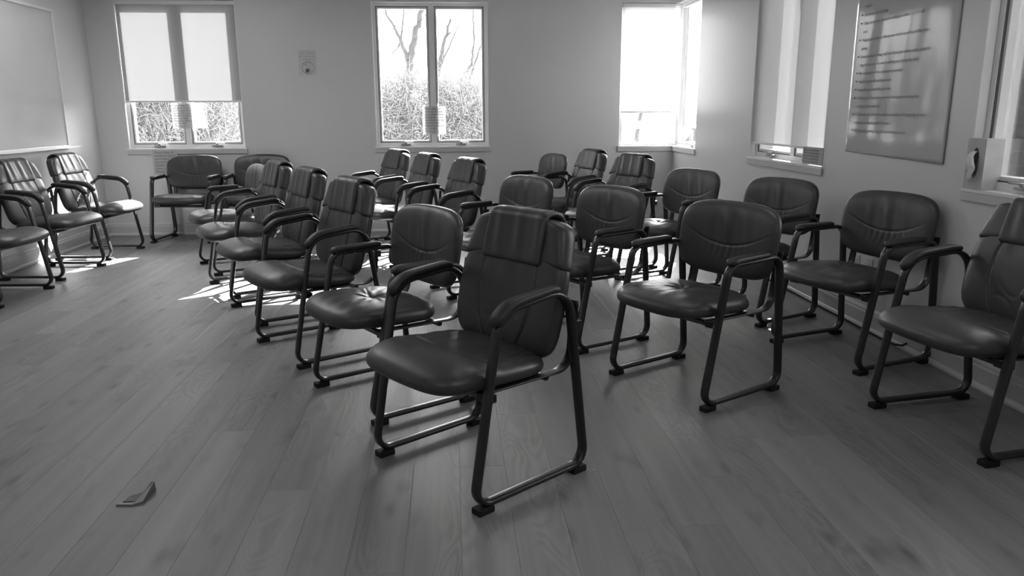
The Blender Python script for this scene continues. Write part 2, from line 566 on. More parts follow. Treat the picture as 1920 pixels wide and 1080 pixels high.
D0, D1 = 0.045, 0.125     # frame depth range in the opening
def crank(B, P, uc, z, side, root):
    c = MB()
    B(c, uc - 0.052, uc + 0.052, D0 - 0.030, D0 - 0.001, z + 0.003, z + 0.018, 0.006)
    B(c, uc - 0.012, uc + 0.012, D0 - 0.038, D0 - 0.008, z + 0.018, z + 0.036, 0.006)
    a = MB.build(c, 'crank_handle', M_METAL, root)
    b = MB()
    B(b, uc - (0.01 if side > 0 else 0.075), uc + (0.075 if side > 0 else 0.01), D0 - 0.040, D0 - 0.031, z + 0.026, z + 0.035, 0.004)
    b.build('crank_arm', M_METAL, a)

def window(n, wall, W, mull=None, wf=0.042, left=True, right=True, cranks=True):
    B = wmap(wall)
    u0, u1, z0, z1 = W
    mid = (u0 + u1) / 2 if mull is None else mull
    root = struct(empty('window_%d' % n, (0, 0, 0)))
    e = 0.001
    f = MB()
    B(f, u0 + e, u1 - e, D0, D1, z0 + 0.001, z0 + wf, 0.004)
    B(f, u0 + e, u1 - e, D0, D1, z1 - wf, z1 - e, 0.004)
    B(f, u0 + e, u0 + wf, D0, D1, z0 + wf, z1 - wf, 0.004)
    B(f, u1 - wf, u1 - e, D0, D1, z0 + wf, z1 - wf, 0.004)
    B(f, mid - 0.030, mid + 0.030, D0, D1, z0 + wf, z1 - wf, 0.004)
    f.build('window_frame', M_TRIM, root)
    for a, b in ((u0 + wf, mid - 0.030), (mid + 0.030, u1 - wf)):
        s = MB(); g = 0.006; sw = 0.018
        za, zb = z0 + wf + g, z1 - wf - g
        B(s, a + g, b - g, D0 + 0.012, D1 - 0.01, za, za + sw, 0.002)
        B(s, a + g, b - g, D0 + 0.012, D1 - 0.01, zb - sw, zb, 0.002)
        B(s, a + g, a + g + sw, D0 + 0.012, D1 - 0.01, za + sw, zb - sw, 0.002)
        B(s, b - g - sw, b - g, D0 + 0.012, D1 - 0.01, za + sw, zb - sw, 0.002)
        so = s.build('sash', M_TRIM, root)
        k = MB(); q = 0.0065
        for (p0, p1, r0, r1) in ((a, b, z0 + wf, z0 + wf + q), (a, b, z1 - wf - q, z1 - wf), (a, a + q, z0 + wf + q, z1 - wf - q), (b - q, b, z0 + wf + q, z1 - wf - q)):
            B(k, p0, p1, D0 + 0.004, D1 - 0.02, r0, r1)
        k.build('gasket', M_GASK, so)
        pn = MB()
        B(pn, a + g + sw - 0.004, b - g - sw + 0.004, 0.5 * (D0 + D1) + 0.008, 0.5 * (D0 + D1) + 0.012, za + sw - 0.004, zb - sw + 0.004)
        pn.build('pane', M_GLASS, so)
        if cranks: crank(B, None, (a + b) / 2 + 0.0, z0 + wf - 0.024, 1, root)
    lk = MB()
    for s_ in (-1, 1):
        B(lk, mid + s_ * 0.036 - 0.006, mid + s_ * 0.036 + 0.006, D0 - 0.004, D0 + 0.010, 1.93, 2.01, 0.003)
    lk.build('sash_lock', M_METAL, root)
    # inner jamb liner, stool and apron
    j = MB(); t = 0.010
    B(j, u0 + e, u0 + t, 0.0, D0 - 0.001, z0 + 0.006, z1 - e); B(j, u1 - t, u1 - e, 0.0, D0 - 0.001, z0 + 0.006, z1 - e)
    B(j, u0 + t, u1 - t, 0.0, D0 - 0.001, z1 - t, z1 - e)
    j.build('jamb', M_TRIM, root)
    s = MB()
    if wall == 'back': s.box(u0 - 0.012, u1 + 0.012, YB - 0.018, YB + D0 - 0.001, z0 - 0.012, z0 + 0.006, 0.003)
    else: s.box(XR - 0.018, XR + D0 - 0.001, u0 - 0.012, u1 + 0.012, z0 - 0.012, z0 + 0.006, 0.003)
    s.build('window_sill', M_TRIM, root)
    a_ = MB()
    if wall == 'back': a_.box(u0 - 0.012, u1 + 0.012, YB - 0.014, YB - 0.0005, z0 - 0.052, z0 - 0.0125, 0.003)
    else: a_.box(XR - 0.014, XR - 0.0005, u0 - 0.012, u1 + 0.012, z0 - 0.052, z0 - 0.0125, 0.003)
    a_.build('apron', M_BASE, root)
    return root
window(1, 'back', W1, -2.645)
window(2, 'back', W2, -0.17)
window(4, 'right', W4, 5.30)
window(5, 'right', W5, 2.70)

# corner window 3 : two lights meeting at a slim corner post
root3 = struct(empty('window_3'))
BB, BR = wmap('back'), wmap('right')
f = MB(); wf = 0.026; z0, z1 = W3a[2], W3a[3]
BB(f, W3a[0] + .001, XR + D0, D0, D1, z0 + .001, z0 + wf, .004); BB(f, W3a[0] + .001, XR + D0, D0, D1, z1 - wf, z1 - .001, .004)
BB(f, W3a[0] + .001, W3a[0] + wf, D0, D1, z0 + wf, z1 - wf, .004)
BR(f, W3b[0] + .001, YB + D0, D0, D1, z0 + .001, z0 + wf, .004); BR(f, W3b[0] + .001, YB + D0, D0, D1, z1 - wf, z1 - .001, .004)
BR(f, W3b[0] + .001, W3b[0] + wf, D0, D1, z0 + wf, z1 - wf, .004)
f.build('window_frame', M_TRIM, root3)
MB().box(XR + D0 + .001, XR + D1, YB + D0 + .001, YB + D1, z0 + .001, z1 - .001, .004).build('corner_post', M_TRIM, root3)
for (B, a, b) in ((BB, W3a[0] + wf, XR + D0), (BR, W3b[0] + wf, YB + D0)):
    s = MB(); g = .004; sw = .014; za, zb = z0 + wf + g, z1 - wf - g
    B(s, a + g, b, D0 + .012, D1 - .01, za, za + sw, .002); B(s, a + g, b, D0 + .012, D1 - .01, zb - sw, zb, .002)
    B(s, a + g, a + g + sw, D0 + .012, D1 - .01, za + sw, zb - sw, .002); B(s, b - sw, b, D0 + .012, D1 - .01, za + sw, zb - sw, .002)
    so = s.build('sash', M_TRIM, root3)
    p_ = MB(); B(p_, a + g + sw - .004, b - sw + .004, .093, .097, za + sw - .004, zb - sw + .004); p_.build('pane', M_GLASS, so)
st = MB()
st.box(W3a[0] - .012, XR - .019, YB - .018, YB + D0 - .001, z0 - .012, z0 + .006, .003)
st.box(XR - .018, XR + D0 - .001, W3b[0] - .012, YB + D0 - .001, z0 - .012, z0 + .006, .003)
st.build('window_sill', M_TRIM, root3)
ap = MB()
ap.box(W3a[0] - .012, XR - .015, YB - .014, YB - .0005, z0 - .052, z0 - .0125, .003)
ap.box(XR - .014, XR - .0005, W3b[0] - .012, YB - .001, z0 - .052, z0 - .0125, .003)
ap.build('apron', M_BASE, root3)
crank(BR, None, 7.50, z0 + wf - .024, -1, root3)

# ------------------------------------------------------------------ roller blinds
def blind(wall, u0, u1, zb, ztop, d, label, wave=0.0, m=None):
    B = wmap(wall)
    r = empty('roller_blind', (0, 0, 0))
    tag(r, label, 'blind')
    n = 28
    V = []; F = []
    for i in range(n + 1):
        u = u0 + (u1 - u0) * i / n
        dd = d + wave * math.sin(i / n * math.pi * 2.2 + 0.6)
        for z in np.linspace(zb, ztop, 9):
            k = (ztop - z) / (ztop - zb)
            V.append((u, YB + d + (dd - d) * k, z) if wall == 'back' else (XR + d + (dd - d) * k, u, z))
    for i in range(n):
        for j in range(8):
            F.append((i * 9 + j, (i + 1) * 9 + j, (i + 1) * 9 + j + 1, i * 9 + j + 1))
    mk('blind_fabric', V, F, m or M_BLIND, r, True)
    b = MB(); B(b, u0, u1, d - 0.006, d + 0.006, zb - 0.016, zb + 0.002, 0.004); b.build('bottom_bar', M_TRIM, r)
    t = MB(); B(t, u0 - 0.004, u1 + 0.004, d - 0.020, d + 0.018, ztop - 0.002, ztop + 0.036, 0.008); t.build('roller', M_TRIM, r)
    return r
blind('back', W1[0] + .014, W1[1] - .014, 1.345, 2.258, 0.022, 'white roller blind pulled two thirds down over the left back window', 0.0, M_BLIND_DENSE)
blind('back', W3a[0] + .014, XR - .03, 1.225, 2.258, 0.022, 'white roller blind half down on the back side of the corner window')
blind('right', W4[0] + .014, W4[1] - .014, .988, 2.258, 0.022, 'pale roller blind drawn almost to the sill of the right wall window beside the poster', 0.004)

# ------------------------------------------------------------------ paper, signs
def text_mesh(body, size, m, parent, mat4, name='lettering', align='LEFT', extrude=0.0003):
    cu = bpy.data.curves.new(name, 'FONT')
    cu.body = body; cu.size = size; cu.extrude = extrude; cu.align_x = align
    cu.resolution_u = 2
    o = bpy.data.objects.new(name, cu)
    COL.objects.link(o)
    dg = bpy.context.evaluated_depsgraph_get()
    me = bpy.data.meshes.new_from_object(o.evaluated_get(dg))
    bpy.data.objects.remove(o); bpy.data.curves.remove(cu)
    me.materials.clear(); me.materials.append(m)
    o = bpy.data.objects.new(name, me)
    COL.objects.link(o)
    o.parent = parent
    o.matrix_local = mat4
    return o
def on_back(x, y, z): return Matrix(((1, 0, 0, x), (0, 0, -1, y), (0, 1, 0, z), (0, 0, 0, 1)))
def on_right(x, y, z): return Matrix(((0, 0, -1, x), (-1, 0, 0, y), (0, 1, 0, z), (0, 0, 0, 1)))

def sheet(label, x0, x1, z0, z1, y, lines, m=None, name='paper_notice'):
    r = empty(name, (0, 0, 0)); tag(r, label, 'notice')
    mk('sheet', [(x0, y, z0), (x1, y, z0), (x1, y, z1), (x0, y, z1)], [(0, 1, 2, 3)], m or M_SHEET, r)
    hgt = (z1 - z0) * 0.90 / len(lines)
    for i, t in enumerate(lines):
        text_mesh(t, hgt * 1.0, M_INK, r, on_back(x0 + 0.02, y - 0.0008, z1 - 0.012 - hgt * (i + 0.8)), extrude=0.0002)
    return r
NOTE = ['Please keep all', 'windows closed', 'and locked when', 'leaving the room', 'Shades should be', 'down at night', 'Report problems', 'to the staff', 'Thank you']
sheet('white printed notice taped on the mullion of the middle back window', -0.285, -0.045, 1.00, 1.285, YB - 0.0012 + 0.04, NOTE)
sheet('white printed notice taped on the mullion of the left back window under its blind', -2.79, -2.475, 1.075, 1.325, YB + 0.04, NOTE)
sheet('grey printed paper hanging below the sill of the left back window', -3.0, -2.75, 0.62, 0.868, YB - 0.0185, NOTE[:7], mat('thin_grey_paper', 0.43, 0.8, noise=(8, .03)))

# note at the foot of window 4
r = empty('paper_notice'); tag(r, 'grey printed card leaning on the sill under the pale blind at its right end', 'notice')
MB().box(XR - 0.0035, XR - 0.0015, 4.737, 5.02, 0.8775, 0.990).build('sheet', mat('grey_card', 0.36, 0.7, noise=(9, .05)), r)
for i in range(5):
    text_mesh('Please do not raise this shade', 0.018, M_INK, r, on_right(XR - 0.0038, 5.01, 0.966 - i * 0.019), extrude=0.0002)

# small no-food sign on back wall
r = empty('wall_sign'); tag(r, 'small paper sign with crossed-out circle on the back wall between two windows', 'sign')
SX0, SX1, SZ0, SZ1 = -1.495, -1.325, 1.59, 1.83
MB().box(SX0, SX1, YB - 0.0012, YB - 0.0002, SZ0, SZ1).build('sheet', mat('sign_paper', 0.50, 0.6, noise=(8, .02)), r)
M_SIGNINK = mat('faded_ink', 0.28, 0.7, noise=(60, .05))
bd = MB(); q = 0.0015
for a in ((SX0 + .004, SX1 - .004, SZ0 + .004, SZ0 + .004 + q), (SX0 + .004, SX1 - .004, SZ1 - .004 - q, SZ1 - .004), (SX0 + .004, SX0 + .004 + q, SZ0 + .004, SZ1 - .004), (SX1 - .004 - q, SX1 - .004, SZ0 + .004, SZ1 - .004)):
    bd.box(a[0], a[1], YB - .0016, YB - .0012, a[2], a[3])
bd.build('printed_border', M_SIGNINK, r)
cxs, czs = (SX0 + SX1) / 2 + .003, SZ0 + .074
for i, t in enumerate(('No Turning', 'off heating, AC', 'or Blowers')):
    text_mesh(t, 0.026, M_SIGNINK, r, on_back(cxs, YB - .0015, SZ1 - .034 - i * .030), align='CENTER', extrude=.0002)
rb = MB()
nn = 40
V = []; F = []
for i in range(nn):
    a = 2 * math.pi * i / nn
    for rr in (.056, .063):
        for yy in (YB - .0019, YB - .0012): V.append((cxs + rr * math.cos(a), yy, czs + rr * math.sin(a)))
for i in range(nn):
    a = i * 4; b = ((i + 1) % nn) * 4
    F += [(a, b, b + 2, a + 2), (a + 1, a + 3, b + 3, b + 1), (a, a + 1, b + 1, b), (a + 2, b + 2, b + 3, a + 3)]
rb.add(V, F)
s45 = math.sqrt(.5)
def bar(mb, x0, z0, x1, z1, w, y0, y1):
    d = np.array([x1 - x0, z1 - z0]); d /= np.linalg.norm(d); nrm = np.array([-d[1], d[0]]) * w / 2
    P = [(x0 + nrm[0], z0 + nrm[1]), (x0 - nrm[0], z0 - nrm[1]), (x1 - nrm[0], z1 - nrm[1]), (x1 + nrm[0], z1 + nrm[1])]
    V = [(p[0], y, p[1]) for y in (y0, y1) for p in P]
    mb.add(V, [(0, 1, 2, 3), (7, 6, 5, 4), (0, 4, 5, 1), (1, 5, 6, 2), (2, 6, 7, 3), (3, 7, 4, 0)])
bar(rb, cxs - .06 * s45, czs + .06 * s45, cxs + .06 * s45, czs - .06 * s45, .007, YB - .0019, YB - .0012)
rb.build('crossed_circle', M_SIGNINK, r)
hd = MB()
hd.box(cxs - .026, cxs + .012, YB - .0018, YB - .0012, czs - .048, czs - .010, .0)
for (a, b, c_, d_) in ((-.012, .018, -.014, .044), (-.014, .044, .020, .050), (.020, .050, .026, .008)):
    bar(hd, cxs + a, czs + b, cxs + c_, czs + d_, .003, YB - .0017, YB - .0012)
hd.build('pictogram', M_INK, r)

# laminated poster on right wall
def poster():
    r = empty('wall_poster'); tag(r, 'large laminated poster of bulleted rules on the right wall', 'poster')
    y0, y1, z0, z1 = 3.525, 4.465, 0.985, 2.12
    ny, nz = 48, 60
    V = []; F = []
    for i in range(ny + 1):
        y = y0 + (y1 - y0) * i / ny
        for j in range(nz + 1):
            z = z0 + (z1 - z0) * j / nz
            w = 0.0016 * math.sin(y * 9.0 + 1.3 * math.sin(z * 4)) + 0.0011 * math.sin(z * 7 + y * 3) + 0.0009 * math.sin(y * 23 + z * 2)
            V.append((XR - 0.006 + w, y, z - 0.018 * (1 - i / ny) * (1 - j / nz)))
    for i in range(ny):
        for j in range(nz):
            a = i * (nz + 1) + j
            F.append((a, a + 1, a + nz + 2, a + nz + 1))
    mp = mat('laminated_sheet', 0.46, 0.09, 0.16, noise=(2, .03))
    o = mk('sheet', V, F, mp, r, True)
    sm = o.modifiers.new('thick', 'SOLIDIFY'); sm.thickness = 0.0012; sm.offset = 0
    L = [(1.0, 'Please silence your phone'), (0.0, 'before'), (1, 'Arrive on time and stay'), (1, 'Only one person should be talking at a time, no side talk'), (0, 'ever'),
         (1, 'Respect and listen to the person who is speaking at that time'), (0, 'group'),
         (1, 'Listen to what is being said and don\'t give advice unless asked to'), (0, 'stay in the room, no one is walking out during the time'), (1, 'Be considerate in the comments you make'), (1, 'Speak for yourself and be honest'),
         (1, 'Keep what you hear here private'), (1, 'Clothes are to be worn properly in the group meeting area'), (0, 'nothing to be in your lap'),
         (1, 'Cell phones are not to be used or on display during group. If not'), (0, 'meeting you may be asked to leave'), (1, 'No sleeping in group. Stay awake in the group area')]
    z = 1.83
    for b, t in L:
        if b:
            MB().box(XR - .0105, XR - .0095, 4.395, 4.405, z + .006, z + .014).build('bullet', M_INK, r)
        text_mesh(t, 0.025, M_SIGNINK, r, on_right(XR - .0098, 4.375, z), extrude=.0002)
        z -= 0.0455
poster()

# whiteboard on left wall
r = empty('whiteboard'); tag(r, 'wide whiteboard with light frame and pen tray on the left wall', 'whiteboard')
y0, y1, z0, z1 = 4.9, 7.40, 0.945, 2.10
MB().box(XL + .0005, XL + .014, y0, y1, z0, z1, .001).build('panel', M_BOARD, r)
fr = MB()
fr.box(XL + .0005, XL + .022, y1, y1 + .024, z0 - .024, z1 + .024, .003)
fr.box(XL + .0005, XL + .022, y0 - .024, y0, z0 - .024, z1 + .024, .003)
fr.box(XL + .0005, XL + .022, y0, y1, z1, z1 + .024, .003)
fr.box(XL + .0005, XL + .022, y0, y1, z0 - .024, z0, .003)
fr.build('board_frame', M_ALU, r)
tr = MB(); tr.box(XL + .023, XL + .085, y0, y1 + .09, z0 - .024, z0 - .018, .002); tr.box(XL + .081, XL + .085, y0, y1 + .09, z0 - .018, z0 - .008, .001)
tr.build('pen_tray', M_ALU, r)

# outlets
def outlet(y, z, label):
    r = empty('wall_outlet'); tag(r, label, 'outlet', )
    MB().box(XR - .006, XR - .0003, y - .036, y + .036, z - .058, z + .058, .003).build('cover_plate', mat('outlet_plate', .55, .4, noise=(9, .02)), r)
    for s_ in (-1, 1):
        so = MB().box(XR - .0085, XR - .006, y - .017, y + .017, z + s_ * .022 - .014, z + s_ * .022 + .014, .002).build('socket', mat('outlet_socket', .5, .4, noise=(9, .02)), r)
        sl = MB()
        for d_ in (-.006, .006): sl.box(XR - .0090, XR - .0084, y + d_ - .0012, y + d_ + .0012, z + s_ * .022 - .004, z + s_ * .022 + .005)
        sl.build('slot', M_GASK, so)
outlet(4.22, .345, 'white outlet plate low on the right wall, the one farther from the camera')
outlet(4.08, .345, 'white outlet plate low on the right wall, the one nearer the camera')

# cable along the right baseboard
pts = [(XR - .033, y_, .0075 + .0015 * math.sin(y_ * 5)) for y_ in np.linspace(7.2, 3.9, 30)]
pts += [(XR - .033, 3.8, .009), (XR - .034, 3.70, .014), (XR - .030, 3.64, .028), (XR - .022, 3.62, .044)]
V, F = tube3(pts, 0.0055, 8)
tag(mk('wall_cable', V, F, M_RUBBER, None, True), 'thin dark cable lying along the right baseboard', 'cable')

# tissue box on sill of window 5
r = empty('tissue_box', (XR + .02, 3.275, W5[2] + .0065)); tag(r, 'upright cardboard tissue box on the sill of the nearest right window', 'tissue box')
bw_, bd_, bh = .122, .085, .222
M_CARD = mat('tissue_carton', .42, .6, noise=(14, .12))
b = MB()
# hollow-looking front: ring faces round an oval opening
nn = 32
oval = [(bw_ * .20 * math.cos(2 * math.pi * i / nn), bh * .30 * math.sin(2 * math.pi * i / nn) + bh * .52) for i in range(nn)]
rect = []
for i in range(nn):
    c_, s_ = math.cos(2 * math.pi * i / nn), math.sin(2 * math.pi * i / nn)
    k = 1 / max(abs(c_) / (bw_ / 2), abs(s_) / (bh / 2))
    rx, rz_ = c_ * k, s_ * k
    if abs(abs(c_) / (bw_ / 2) - abs(s_) / (bh / 2)) < 2.2: rx, rz_ = math.copysign(bw_ / 2, c_), math.copysign(bh / 2, s_)
    rect.append((rx, rz_ + bh / 2))
V = [(-bd_ / 2, p[0], p[1]) for p in rect] + [(-bd_ / 2, p[0], p[1]) for p in oval] + [(-bd_ / 2 + .012, p[0], p[1]) for p in oval] + [(bd_ / 2, p[0], p[1]) for p in rect]
F = []
for i in range(nn):
    j = (i + 1) % nn
    F += [(i, j, nn + j, nn + i), (nn + i, nn + j, 2 * nn + j, 2 * nn + i), (i, 3 * nn + i, 3 * nn + j, j)]
F.append(tuple(range(3 * nn, 4 * nn)))
b.add(V, F)
b.build('carton', M_CARD, r)
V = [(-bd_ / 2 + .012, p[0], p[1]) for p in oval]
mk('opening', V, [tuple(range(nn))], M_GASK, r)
# tissue: folded strip hanging out
V = []; F = []
prof = [(-.000, .165, .012), (-.010, .160, .018), (-.022, .145, .020), (-.026, .120, .026), (-.024, .098, .030), (-.018, .088, .022), (-.022, .066, .016), (-.020, .045, .012), (-.016, .034, .008)]
for k, (dx, z, w) in enumerate(prof):
    for q in range(7):
        t_ = q / 6 - .5
        V.append((-bd_ / 2 + dx - .004 * math.cos(q * 2.1 + k), t_ * w * 2 + .008 * math.sin(k * .9), z + .004 * math.sin(q * 1.7)))
for k in range(len(prof) - 1):
    for q in range(6):
        a = k * 7 + q
        F.append((a, a + 1, a + 8, a + 7))
o = mk('tissue', V, F, mat('tissue_paper', .72, .9, .1, noise=(20, .03)), r, True)
sm = o.modifiers.new('thick', 'SOLIDIFY'); sm.thickness = .001

# little plastic corner piece on the floor
def clip():
    r = empty('plastic_wedge', (-1.045, 2.345, 0.0), math.radians(-3)); tag(r, 'small grey plastic corner wedge lying alone on the floor at left', 'floor clip')
    b = MB()
    outl = [(-.044, -.036), (.010, -.038), (.038, -.022), (.036, .075), (.026, .070), (.018, .035), (.004, .014), (-.030, .012)]
    n = len(outl)
    hts = [.006, .006, .009, .030, .030, .014, .010, .007]
    V = [(x, y, 0.0) for x, y in outl] + [(x * .97, y * .97, h) for (x, y), h in zip(outl, hts)]
    F = [tuple(reversed(range(n)))] + [(i, (i + 1) % n, n + (i + 1) % n, n + i) for i in range(n)] + [tuple(range(n, 2 * n))]
    b.add(V, F)
    b.build('wedge_body', mat('grey_plastic', .17, .4, noise=(30, .05)), r)
    inn = [(-.028, -.022), (.022, -.020), (.029, -.006), (.029, .056), (.014, .028), (-.022, .012)]
    h2 = [.0085, .0095, .012, .024, .014, .0095]
    n = len(inn)
    V = [(x, y, h - .004) for (x, y), h in zip(inn, h2)] + [(x, y, h) for (x, y), h in zip(inn, h2)]
    F = [tuple(reversed(range(n)))] + [(i, (i + 1) % n, n + (i + 1) % n, n + i) for i in range(n)] + [tuple(range(n, 2 * n))]
    mk('dark_pad', V, F, mat('dark_plastic', .045, .5, noise=(30, .05)), r)
clip()

# ================================================================== CHAIRS
def chair_common(root, kind):
    zr = 0.029
    if kind == 'H':
        path = fillet([(-.246, zr), (-.138, .632), (.160, .664), (.250, zr)], [.052, .100, .095, .055], True, 14)
    else:
        path = fillet([(-.246, zr), (-.124, .606), (.200, .613), (.250, zr)], [.052, .050, .060, .055], True, 12)
    P = resample(path, 120, True)
    for s_ in (-1, 1):
        V, F = sweep(P, .040, .021, s_ * .281, True, 12)
        fr = mk('side_frame', V, F, M_FRAME, root, True)
        # arm pad follows the frame
        full = resample(path, 600, True)
        if kind == 'H':
            sel = [p for p in full if p[1] > .580 and p[0] < .118 and p[0] < .12]
            sel = [p for p in sel if not (p[1] < .60 and p[0] > 0)]
            off = .0165
        else:
            sel = [p for p in full if p[1] > .60 and p[0] < .125]
            sel = [p for p in sel if p[0] > -.105]
            off = .017
        sel = np.array(sel)
        # order front to rear
        sel = sel[np.argsort(sel[:, 0] + .3 * sel[:, 1])]
        sel = resample(sel, 26)
        Tn = np.gradient(sel, axis=0); Tn /= np.linalg.norm(Tn, axis=1)[:, None]
        Nn = np.stack([-Tn[:, 1], Tn[:, 0]], 1)
        cen = sel + Nn * off
        if kind == 'L':
            ext = cen[0] - Tn[0] * .022
            cen = np.vstack([ext, cen])
        cen = resample(cen, 28)
        t = np.linspace(0, 1, len(cen))
        sc = np.minimum(1, np.sqrt(np.clip(t / .07, 0.03, 1))) * np.minimum(1, np.sqrt(np.clip((1 - t) / .06, 0.03, 1)))
        sc = sc * (1.06 - .20 * t)
        V, F = sweep(cen, .052, .030, s_ * .281, False, 14, 2.8, sc)
        mk('arm_pad', V, F, M_PAD, root, True)
        # feet
        for y0, y1 in ((-.240, -.178), (.184, .244)):
            MB().box(s_ * .281 - .0205, s_ * .281 + .0205, y0, y1, 0.0, .0215, .004).build('foot_glide', M_RUBBER, root)
    # flat bars carrying seat and back
    top = .60 if kind == 'H' else .62
    xb = .234
    ytop = .240 if kind == 'H' else .262
    pth = resample(fillet([(-.185, .372), (.222, .366), (ytop, top)], [0, .075, 0], False, 12), 40)
    for s_ in (-1, 1):
        V, F = sweep(pth, .040, .009, s_ * xb, False, 10, 3.5)
        mk('seat_bar', V, F, M_FRAME, root, True)
    # cross tubes and brackets
    c = MB()
    V, F = tube3([(x, -.150, .352) for x in np.linspace(-.262, .262, 3)], .013, 12); c.add(V, F)
    V, F = tube3([(x, .120, .350) for x in np.linspace(-.225, .225, 3)], .011, 12); c.add(V, F)
    c.build('cross_tube', M_FRAME, root, True)
    for s_ in (-1, 1):
        MB().box(s_ * (xb + .012), s_ * .264, .222, .248, .50, .535, .004).build('back_bracket', M_FRAME, root)
        MB().box(s_ * .205, s_ * .262, -.168, -.132, .339, .366, .004).build('seat_bracket', M_FRAME, root)

def seat(root, kind):
    hw = .262 if kind == 'H' else .258
    yc, hy = (-.090, .232) if kind == 'H' else (-.084, .226)
    def place(X, Y, off):
        yy = yc + hy * Y
        bow = 0.022 * (1 - X ** 2) * np.clip(-Y, 0, 1) ** 2       # bowed front edge
        width = hw * (1 - 0.05 * np.clip(Y, 0, 1) ** 2 + 0.01 * np.clip(-Y, 0, 1))
        zb = .408 - .010 * Y - .018 * np.clip(-Y - .55, 0, 1) ** 1.2 * 1.6
        return (width * X, yy - bow, zb + off)
    if kind == 'H':
        def feat(X, Y):
            x = X * hw; y = Y * hy
            f = .004 * np.cos(X * 1.3) - .004 * X ** 2
            curve = y + .055 - .35 * x ** 2 * 2.0
            inside = 1 / (1 + np.exp((np.abs(x) - .205) / .006))
            f -= .0075 * G(curve, .0052) * inside
            f -= .004 / (1 + np.exp(-(curve) / .008)) * inside
            f -= .0055 * G(np.abs(x) - .205, .006) / (1 + np.exp(-curve / .008))
            f += .0016 * np.sin(x * 95 + 2.2 * np.sin(y * 14)) * (curve > 0) * inside * np.clip(curve * 12, 0, 1)
            f += .0014 * np.sin(x * 42 + y * 55) * G(curve + .03, .03)
            f += .007 * G(curve + .07, .07)
            f -= .009 * G(np.abs(x) - .19 + .1 * (y - .08), .006) * G(y - .10, .055)
            f += .0012 * np.sin(y * 80 + 18 * x) * G(np.abs(x) - .225, .02)
            return f
    else:
        def feat(X, Y):
            x = X * hw; y = Y * hy - .005
            r = np.sqrt(x ** 2 + y ** 2) + 1e-6
            th = np.arctan2(y, x)
            f = .005 - .010 * G(r, .055) - .005 * G(r, .016)
            f -= .0070 * G(y - .18 * np.abs(x) - .9 * x ** 2, .0055) * G(x, .12)
            f -= .0050 * G(x - .22 * y, .005) * (y > 0) * G(y, .07)
            f += .0022 * np.sin(th * 7 + 1.2 * np.sin(r * 30)) * G(r - .055, .05)
            f += .0020 * np.sin(x * 70 + 20 * y) * G(y + .14, .05)
            f += .0007 * np.sin(th * 17 + r * 20) * G(r - .11, .06)
            return f
    pillow('seat', 120, 120, place, .050, .042 if kind == 'H' else .036, root, M_LEATHER, 5.0 if kind == 'H' else 4.0, 6.0, feat)

def interp_path(pts):
    P = np.array(pts, float)
    d = np.r_[0, np.cumsum(np.linalg.norm(np.diff(P, axis=0), axis=1))]; d /= d[-1]
    tt = np.linspace(0, 1, 80)
    # smooth by polynomial fit
    cy = np.polyfit(d, P[:, 0], min(3, len(P) - 1)); cz = np.polyfit(d, P[:, 1], min(3, len(P) - 1))
    Y = np.polyval(cy, tt); Z = np.polyval(cz, tt)
    def f(s):
        y = np.interp(s, tt, Y); z = np.interp(s, tt, Z)
        dy = np.interp(s, tt, np.gradient(Y)); dz = np.interp(s, tt, np.gradient(Z))
        L_ = np.sqrt(dy ** 2 + dz ** 2)
        return y, z, -dz / L_, dy / L_        # front normal (toward -y)
    return f

